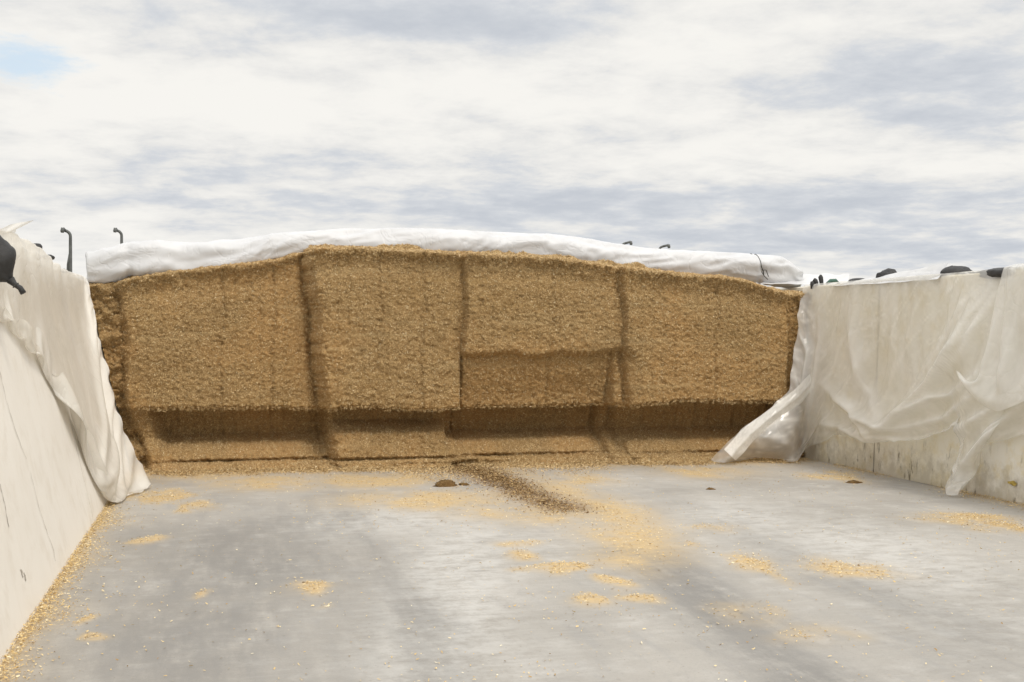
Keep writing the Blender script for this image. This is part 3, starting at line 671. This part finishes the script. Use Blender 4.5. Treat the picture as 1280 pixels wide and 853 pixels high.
PL, BL = sculpt(PL, (.98, -.1, .2), [([(38, 320), (48, 370), (66, 430), (98, 505), (132, 600)], 9, .10, 1.3), ([(72, 336), (92, 400), (112, 470), (134, 545), (160, 610)], 8, .10, 1.3),
    ([(92, 348), (108, 400), (126, 470), (146, 540), (176, 605)], 5, .05, 1.1), ([(18, 312), (20, 370), (34, 410)], 5, .06, 1.1), ([(46, 330), (70, 380), (84, 400)], 4, .04, 1.0),
    ([(84, 380), (104, 418), (100, 422)], 2.5, .03, 1.0), ([(104, 398), (113, 425), (124, 470)], 2.5, .03, 1.0), ([(60, 400), (84, 470), (108, 520)], 5, .04, 1.1), ([(150, 575), (168, 600)], 4, .06, 1.), ([(135, 570), (150, 612)], 4, .06, 1.)], free, .5, .45)
XL_ = cloth(PL, pin, 1.015, 1.0, 40, 5, grav=(0, 0, -.0010), coll=collide_left, noise=.010, bend=.12, seed=5)
VL = XL_.reshape(-1, 3)
# its loose corner blowing up beyond the bag
a = np.linspace(0, 1, 24)[:, None]; b = np.linspace(0, 1, 12)[None]
e0, e1, e2 = onl(-60, 300, .0), onl(38, 275, .0), onl(40, 318, .0)
c0, c1, c2, c3 = onl(-70, 288, -.12), ony(38, 275, 10.2) , onl(-70, 310, -.12), ony(20, 291, 10.2)
tipb = (1 - a)[..., None] * ((1 - b)[..., None] * c0 + b[..., None] * c2) + a[..., None] * ((1 - b)[..., None] * c1 + b[..., None] * c3)
tipb[..., 2] -= .035 * (np.sin(a * math.pi) * (1 - b) ** 1.)
tipb[..., 0] += .03 * np.sin(a * 14 + b * 5)
sheet_l = mesh('plastic_sheet', np.concatenate([VL, tipb.reshape(-1, 3)]), np.concatenate([gridf(na, nt_), gridf(24, 12) + len(VL)]), M_FILM_L)
attr(sheet_l, 'bunched', np.r_[BL.ravel(), np.zeros(288)]); subsurf(sheet_l); tag(sheet_l, 'creamy plastic sheet draped over the left wall with its foot on the floor', 'plastic sheet')

# ------------------------------------------------------------------ rolled back cover on the silage top
RT = [(110, 318), (135, 309), (160, 304), (200, 300), (240, 303), (290, 300), (320, 295), (345, 290), (420, 286), (520, 284), (600, 288), (680, 291), (740, 299), (780, 306), (830, 311), (880, 314), (930, 316), (965, 319), (985, 327), (1000, 342)]
rp = np.array([ony(u, v, 15.45) for u, v in RT])
nl, nc = 420, 56
lx = np.linspace(rp[0, 0], rp[-1, 0], nl); tz = np.interp(lx, rp[:, 0], rp[:, 2])
ker = np.ones(15) / 15; tz = np.convolve(np.pad(tz, 7, 'edge'), ker, 'valid')
R = .205 + .03 * (1 - sst(.2, .9, lx)) + .012 * vn(lx * 1.3, lx * 0, 300); R *= np.interp(lx, [lx[0], lx[0] + .12, lx[0] + .3, lx[-1] - .35, lx[-1] - .1, lx[-1]], [.85, .95, 1, 1, .8, .55])
cords = [sx(163, 15.45), sx(945, 15.45)]
for c in cords: R *= 1 - .10 * np.exp(-((lx - c) / .05) ** 2)
th = np.linspace(0, 2 * math.pi, nc, endpoint=False)
LXg, TH = np.meshgrid(lx, th, indexing='ij')
tw = LXg * 3.0 + TH * 1.0
cth, sth = np.cos(TH), np.sin(TH)
def ridge(v): return 1 - np.abs(v) * 2
amp = .55 + .45 * vn(LXg * .8, cth * .5, 310)
wx = LXg + .35 * vn(LXg * .9, TH * .4, 311) + .12 * vn(LXg * 2.3, TH * .8, 312)
wr = (.050 * ridge(fbm(wx * 1.5 + TH * .75, TH * .7 - LXg * .3 + 5, 320, 3)) * amp + .020 * ridge(fbm(wx * 4.1 + TH * 1.1, TH * 1.4 - LXg * .6, 330, 3)) * (.5 + .5 * vn(LXg * 1.6, cth, 331))
      - .022 * np.abs(fbm(wx * 2.7 - TH * .6, TH * 1.1 + LXg, 337, 2)) + .03 * fbm(LXg * 1.1, cth * 1.5, 340, 2))
wr = wr * np.clip((math.pi - np.abs(TH - math.pi)) / .5, 0.25, 1)
RR = R[:, None] + wr - .015
yc = 15.45 - .0 * lx + .02 * vn(lx * .7, lx * 0, 350)
V = np.stack([LXg + .03 * vn(LXg * 3, TH * 2, 360), yc[:, None] - RR * sth * .98, (tz - R)[:, None] + RR * cth], -1)
# left end: loose tail folded flat; right end: open mouth turned in
Fc = gridf(nl, nc, True)
cin = []
for k_, (e, sgn) in enumerate(((0, 1), (nl - 1, -1))):
    pass
roll_root = empty('sheet_roll', (3.0, 15.45, 2.5))
off = np.array(roll_root.location)
inn1 = V[-1].copy(); cen = inn1.mean(0); r1 = cen + (inn1 - cen) * .72 + np.array([.02, 0, 0]); r2 = cen + (inn1 - cen) * .55 + np.array([-.25, 0, 0])
in0 = V[0].copy(); cen0 = in0.mean(0); l1 = cen0 + (in0 - cen0) * .85 - np.array([.015, 0, 0]); l2 = cen0 + (in0 - cen0) * .30 + np.array([.06, 0, 0])
allV = np.concatenate([[l2], [l1], V, [r1], [r2]], 0)
roll = mesh('rolled_film', allV - off, gridf(nl + 4, nc, True)[:, ::-1].copy(), M_FILM_W, roll_root)
tag(roll_root, 'long white plastic roll lying along the top edge of the silage', 'plastic sheet')
for c in cords[1:]:
    i = int(np.argmin(abs(lx - c))); ring = V[i] + (V[i] - V[i].mean(0)) * .02
    tilt = np.array([.06, 0, 0]); ring = ring + np.cos(th)[:, None] * -tilt
    m = MB(); m.tube(np.concatenate([ring, ring[:1]]) - off, .006, 6); m.build('tie_cord', M_CORD, roll_root, True)
# loose cord tails by the right tie
m = MB(); q = V[int(np.argmin(abs(lx - cords[1])))][nc // 4] - off
m.tube([q + [0, -.01, -.08], q + [.03, -.03, -.14], q + [.09, -.02, -.19]], .006, 6); m.tube([q + [0, -.01, -.06], q + [.06, -.03, -.06], q + [.10, -.02, -.15]], .006, 6); m.build('cord_tail', M_CORD, roll_root, True)

# film still covering the pile behind the roll
nX, nY = 150, 110
xs = np.linspace(-1.75, 7.95, nX); ys = np.r_[np.linspace(15.62, 18, 60), np.linspace(18.1, 32.6, 50)]
X, Y = np.meshgrid(xs, ys, indexing='ij')
Z = top(X) - .08 + .03 * fbm(X * 1.2, Y * 1.2, 400, 3) + .02 * ridge(fbm(X * 2.5, Y * 2.5, 410, 3)) - .08 * sst(18, 29, Y)
Z += .36 * np.exp(-((X - sx(1008, 16.7)) / .24) ** 2 - ((Y - 16.7) / .5) ** 2)
cov = mesh('cover_sheet', np.stack([X, Y, Z], -1), gridf(nX, nY)[:, ::-1].copy(), M_FILM_W)
tag(cov, 'white plastic sheet lying over the silage top behind the roll', 'plastic sheet')
# free edge of the cover lying in front of the right end of the roll
a = np.linspace(0, 1, 40)[:, None]; b = np.linspace(0, 1, 16)[None]
def bil(c00, c10, c01, c11, A_, B_): return ((1 - A_) * (1 - B_))[..., None] * c00 + (A_ * (1 - B_))[..., None] * c10 + ((1 - A_) * B_)[..., None] * c01 + (A_ * B_)[..., None] * c11
Q = bil(ony(950, 356, 15.22), ony(1060, 356, 15.15), ony(960, 349, 15.6), ony(1062, 343, 15.9), a, b)
Q[..., 2] += .03 * fbm(a * 7 + 0 * b, b * 3 + 0 * a, 420, 3) + .05 * np.sin(a * math.pi) * np.sin(b * math.pi * .8)
Q[..., 2] = np.maximum(Q[..., 2], top(Q[..., 0]) + .015)
o = subsurf(mesh('sheet_edge', Q, gridf(40, 16)[:, ::-1].copy(), M_FILM_W)); tag(o, 'white sheet edge lying on the silage corner under the end of the roll', 'plastic sheet')
# lifted flap on the right wall top
Q = bil(onr(1040, 357, .02), onr(1188, 348, .05), onr(1050, 352, -.22), ony(1186, 329, 11.6), a, b)
pk = onr(1186, 329, -.12)
Q = bil(onr(1035, 358, .05), onr(1172, 350, .06), onr(1075, 350, -.15), pk, a, b)
Q2 = bil(onr(1172, 350, .06), onr(1176, 349, .03), pk, pk + np.array([.25, .05, -.14]), np.linspace(0, 1, 12)[:, None], b)
Q[..., 2] += .012 * fbm(a * 6 + b * 3, b * 4 - a * 2, 430, 3)
Q3 = bil(pk, onr(1215, 346, -.20), pk + np.array([.3, .1, -.1]), onr(1225, 346, -.3), np.linspace(0, 1, 16)[:, None], b)
vs = [Q.reshape(-1, 3), Q3.reshape(-1, 3)]
fs = [gridf(40, 16)[:, ::-1], gridf(16, 16)[:, ::-1] + 640]
fl_ = mesh('sheet_flap', np.concatenate(vs), np.concatenate(fs), M_FILM_W); subsurf(fl_)
tag(fl_, 'peaked white sheet flap raised on top of the right wall', 'plastic sheet')

# ------------------------------------------------------------------ black weight bags
def bag(p, L, W, H, rz, rx_, label, neck=False, seed=1, ry_=0., name='weight_bag'):
    n, m = 36, 28; t = np.linspace(0, 1, n); th = np.linspace(0, 2 * math.pi, m, endpoint=False); T, TH = np.meshgrid(t, th, indexing='ij')
    prof = (np.clip(1 - (2 * T - 1) ** 4, 0, 1)) ** .5 * .97 + .03
    if neck: prof = prof * sst(-.05, .35, T) * .9 + .08
    wri = 1 + .30 * fbm(T * 4, TH * .9, seed, 3) + .12 * ridge(fbm(T * 9 + TH, TH * 1.6, seed + 4, 3))
    k = np.clip((math.pi - np.abs(TH - math.pi)) / .6, 0.2, 1) * (.35 if neck else 1.); wri = 1 + (wri - 1) * k
    y = np.sign(np.cos(TH)) * np.abs(np.cos(TH)) ** .85 * W / 2 * prof * wri; z = np.sin(TH) * H / 2 * prof * wri
    V = np.stack([(T - .5) * L + .015 * vn(T * 4, TH, seed + 8), y, z], -1)
    root = mesh(name, V, gridf(n, m, True), M_BAG); 
    bmv = root.data
    root.location = p; root.rotation_euler = (rx_, ry_, rz); tag(root, label, 'sandbag', 'black weight bags on the wall tops')
    if neck:
        mb = MB(); mb.tube([(-.5 * L + .02, 0, 0), (-.5 * L - .03, .004, .0), (-.5 * L - .06, 0, .008), (-.5 * L - .10, .006, .0)], [.03, .016, .018, .020], 8); mb.build('tied_neck', M_BAG, root, True)
        mb = MB(); mb.tube([(-.5 * L - .03, .02 * math.cos(x), .02 * math.sin(x)) for x in np.linspace(0, 6.3, 14)], .005, 5); mb.build('tie', M_CORD, root, True)
    return root
pb = onl(3, 328, .10)
hb = bag(pb, .44, .22, .30, 0, 0, 'black weight bag hanging over the left wall by its tied neck', True, 3, math.radians(-52))
from mathutils import Vector, Matrix
c_, n_k = ony(-24, 312, onl(12, 340, .2)[1]), ony(17, 354, onl(12, 340, .2)[1]); ax = Vector(c_ - n_k).normalized(); ay = Vector((1, 0, LSL)).cross(ax).normalized(); az_ = ax.cross(ay)
hb.matrix_world = Matrix((ax, ay, az_)).transposed().to_4x4(); hb.location = Vector(n_k) + ax * .23
for u, v, L, W, H, rz, sd, lab in (
    (43, 309, .16, .11, .09, 80, 11, 'small dark bag end poking over the left wall behind the hanging bag'),
    (61, 321, .16, .08, .06, 70, 13, 'thin dark bag lying on the left wall between two other bag ends'),
    (77, 338, .18, .08, .06, 75, 15, 'flat dark bag on the left wall nearest the silage'),
    (1072, 350, .42, .24, .11, 60, 21, 'low dark bag on the right wall beside the boxy upright bag'),
    (1108, 342, .26, .20, .17, 20, 23, 'boxy black bag end tilted up on the right wall top'),
    (1196, 343, .40, .30, .26, 30, 25, 'black bag under the peaked white flap on the right wall'),
    (1246, 343, .95, .30, .15, 74, 27, 'longest low black bag along the right wall top')):
    if u < 500: p = onl(u, v + 1, -.05)
    else: p = onr(u, v + (0 if u > 1220 else 3), -.12 if u > 1220 else -.20)
    bag(p, L, W, H * .8, math.radians(rz), math.radians(8 if u == 1108 else 0), lab, False, sd, math.radians(-22 if u == 1108 else 0))
# knotted bag end: three stubby ears
p = onr(1024, 353, -.05); root = empty('knotted_bag', p); tag(root, 'knotted dark bag end with three stubby ears on the silage corner', 'sandbag', 'black weight bags on the wall tops')
for dx, dz, ln, tl in ((-.10, -.04, .05, .2), (-.03, -.03, .08, -.35), (.04, -.02, .12, -.12)):
    m = MB(); m.tube([(dx, 0, dz - .05), (dx + tl * ln * .3, .01, dz + ln * .3), (dx + tl * ln, .01, dz + ln * .75), (dx + tl * ln * 1.15, 0, dz + ln)], [.022, .03, .032, .012], 9); m.build('ear', M_BAG, root, True)
m = MB(); m.tube([(.10, 0, -.02), (.16, -.01, .015), (.24, 0, .02), (.30, .01, -.01)], [.012, .03, .03, .01], 9)
m.v = [tuple(np.array(q) + p) for q in m.v]; tag(m.build('net_roll', M_GREEN, None, True), 'small green net scrap beside the knotted dark bag end', 'net')
# dry leaf stuck to the right wall's foot
p = onr(1266, 604, .006); m = MB(); a_ = np.linspace(0, 2 * math.pi, 14, endpoint=False)
m.add([p + np.array([-.004 - .01 * abs(math.sin(2 * x)), .075 * math.cos(x), .022 * math.sin(x) * (1 + .4 * math.cos(3 * x))]) for x in a_] + [p + [-.018, 0, 0]], [(i, (i + 1) % 14, 14) for i in range(14)])
tag(m.build('dry_leaf', M_LEAF, None, True), 'yellow dry leaf stuck low on the right wall', 'leaf')

# ------------------------------------------------------------------ hooked posts outside the walls
def post(u, v, y, dx, arm, label, legs=1):
    p = ony(u, v, y); h = p[2]; root = empty('hooked_post', (p[0], p[1], -.05)); tag(root, label, 'post', 'hooked steel posts outside the bunker walls'); h += .05
    m = MB(); pts = [(0, 0, 0), (0, 0, h * .5), (0, 0, h - .28), (0, 0, h - .12)]
    for k_ in range(1, 6):
        q = k_ / 5 * math.radians(78); pts.append((dx * .11 * (1 - math.cos(q)), 0, h - .12 + .10 * math.sin(q)))
    m.tube(pts, [.036, .033, .028] + [.026] * (len(pts) - 3), 10); m.build('pole', M_STEEL, root, True)
    e = np.array(pts[-1]); m = MB(); m.tube([e, e + [dx * arm * .6, -.02, .02], e + [dx * arm, -.03, .03]], [.026, .026, .03], 10); m.build('hook', M_STEEL, root, True)
    m = MB(); m.tube([e + [dx * arm, -.03, .045], e + [dx * (arm + .01), -.03, -.015], e + [dx * (arm + .012), -.03, -.04]], [.032, .036, .024], 10); m.build('cap', M_STEEL, root, True)
    if legs == 2:
        m = MB(); m.tube([(-.13, .02, 0), (-.10, .02, 1.2), (-.04, .02, h - .6), (-.015, 0, h - .42)], [.028, .028, .024, .016], 10); m.build('brace', M_STEEL, root, True)
    m = MB(); m.prism([(-.12, 0), (.12, 0), (.12, .02), (-.12, .02)], -.12, .12); m.build('base_plate', M_STEEL, root)
post(88, 287, 22, -1, .03, 'hooked steel post with a slanting brace beyond the left wall', 2)
post(152, 287, 24, -1, .02, 'plain hooked steel post rising behind the left end of the roll')
post(777, 303, 26, 1, .12, 'farther left of the two hooked posts above the right half of the roll')
post(824, 307, 26, 1, .13, 'right one of the two hooked posts above the right half of the roll')

# ------------------------------------------------------------------ sky, sun, camera
W = bpy.data.worlds.new('World'); S.world = W; W.use_nodes = True; nt = W.node_tree; nt.nodes.clear(); t = NT(nt)
SUN_EL, SUN_AZ = math.radians(52), math.radians(160)      # azimuth clockwise from +Y
sky = t.n('TexSky', {'sky_type': 'NISHITA', 'sun_disc': False, 'sun_elevation': SUN_EL, 'sun_rotation': SUN_AZ, 'air_density': 1.0, 'dust_density': 2.0})
D = t.n('TexCoord').outputs['Generated']
sp = t.n('SeparateXYZ', Vector=D)
dx, dy, dz = sp.outputs
az = t.math('ARCTAN2', dx, dy); el = t.math('ARCSINE', dz)
zc = t.math('ADD', t.math('MAXIMUM', dz, 0.), .13)
px_, py_ = t.math('DIVIDE', dx, zc), t.math('DIVIDE', dy, zc)
CV = t.n('CombineXYZ', _0=px_, _1=py_, _2=0.).outputs[0]
n1 = t.noise(CV, 1.5, 9, .6, .15); n2 = t.noise(CV, .6, 4, .5, .3); n3 = t.noise(CV, 4.2, 9, .64, .15)
def aze(u, v):
    r = ray(u, v); return math.atan2(r[0], r[1]), math.asin(r[2] / np.linalg.norm(r))
def skyblob(u, v, du, dv, k):
    a0, e0 = aze(u, v); wa, we = du / F, dv / F
    q = t.math('ADD', t.math('POWER', t.math('DIVIDE', t.math('SUBTRACT', az, a0), wa), 2.), t.math('POWER', t.math('DIVIDE', t.math('SUBTRACT', el, e0), we), 2.))
    return t.math('MULTIPLY', t.math('EXPONENT', t.math('MULTIPLY', q, -1.)), k)
# brightness of the cloud layer: where it is thin (bright) and thick (grey)
b = t.math('ADD', t.math('MULTIPLY', t.math('SUBTRACT', n1, .5), 1.5), t.math('MULTIPLY', t.math('SUBTRACT', n3, .5), 1.4))
b = t.math('ADD', b, t.math('MULTIPLY', t.math('SUBTRACT', n2, .5), .5))
for q in ((480, 130, 420, 50, .50), (120, 110, 200, 60, .32), (860, 60, 160, 50, .35), (1180, 20, 200, 40, .30), (150, 200, 250, 25, .25), (1150, 215, 200, 22, .32), (40, 320, 120, 50, .45), (330, 165, 220, 35, .15), (850, 190, 200, 25, .28),
          (420, 15, 330, 32, -.62), (1010, 100, 150, 28, -.35), (1200, 160, 130, 25, -.42), (420, 205, 260, 18, -.42), (900, 245, 420, 22, -.36), (1150, 285, 300, 40, -.42), (600, 262, 500, 22, -.20), (700, 50, 60, 25, -.3), (200, 255, 300, 14, -.2), (880, 300, 200, 30, -.35)):
    b = t.math('ADD', b, skyblob(*q[:4], q[4] * .62))
f = t.rng(b, -.70, .42)
K = 8.0
ccol = nt.nodes.new('ShaderNodeValToRGB'); nt.links.new(f, ccol.inputs[0]); e = ccol.color_ramp.elements
e[0].position = 0; e[0].color = (.475, .503, .548, 1); e[1].position = 1; e[1].color = (.79, .775, .74, 1)
x_ = e.new(.35); x_.color = (.568, .588, .617, 1); x_ = e.new(.65); x_.color = (.69, .685, .67, 1)
over = t.math('MULTIPLY', t.math('ADD', 1.0, t.math('MULTIPLY', t.math('MAXIMUM', t.math('SUBTRACT', dz, .27), 0.), 1.5)), K)   # an overcast sky is brightest overhead
ov = t.n('CombineXYZ', _0=over, _1=over, _2=over).outputs[0]
cl = t.mix(1.0, ccol.outputs[0], ov, 'MULTIPLY')
hole = t.math('ADD', skyblob(25, 78, 62, 34, 1.0), t.math('MULTIPLY', t.math('SUBTRACT', n3, .5), 2.2))
hole = t.math('ADD', hole, t.math('MULTIPLY', t.math('SUBTRACT', n1, .5), .5))
skyc = t.mix(.72, sky.outputs[0], (4.7, 5.7, 6.5))
fin = t.mix(t.math('MULTIPLY', t.rng(hole, .40, 1.0), .8), cl, skyc)
bg = t.n('Background', Color=fin, Strength=.11)
wo = nt.nodes.new('ShaderNodeOutputWorld'); nt.links.new(bg.outputs[0], wo.inputs[0])

sd = bpy.data.lights.new('sun', 'SUN'); sd.energy = 1.35; sd.angle = math.radians(10); sd.color = (1, .94, .85)
so = bpy.data.objects.new('sun', sd); COL.objects.link(so)
so.rotation_euler = (math.pi / 2 - SUN_EL, 0, math.pi - SUN_AZ)
cd = bpy.data.cameras.new('camera'); cd.sensor_width = 36; cd.lens = F / 1280 * 36; cd.clip_start = .05; cd.clip_end = 8000
co = bpy.data.objects.new('camera', cd); COL.objects.link(co); co.location = CAM; co.rotation_euler = (math.pi / 2 - PITCH, 0, -YAW)
S.camera = co
S.view_settings.view_transform = 'Standard'; S.view_settings.look = 'None'; S.view_settings.exposure = 0.42; S.view_settings.gamma = 1; S.view_settings.use_curve_mapping = False
S.cycles.transparent_max_bounces = 12; S.cycles.max_bounces = 8; S.cycles.use_denoising = True
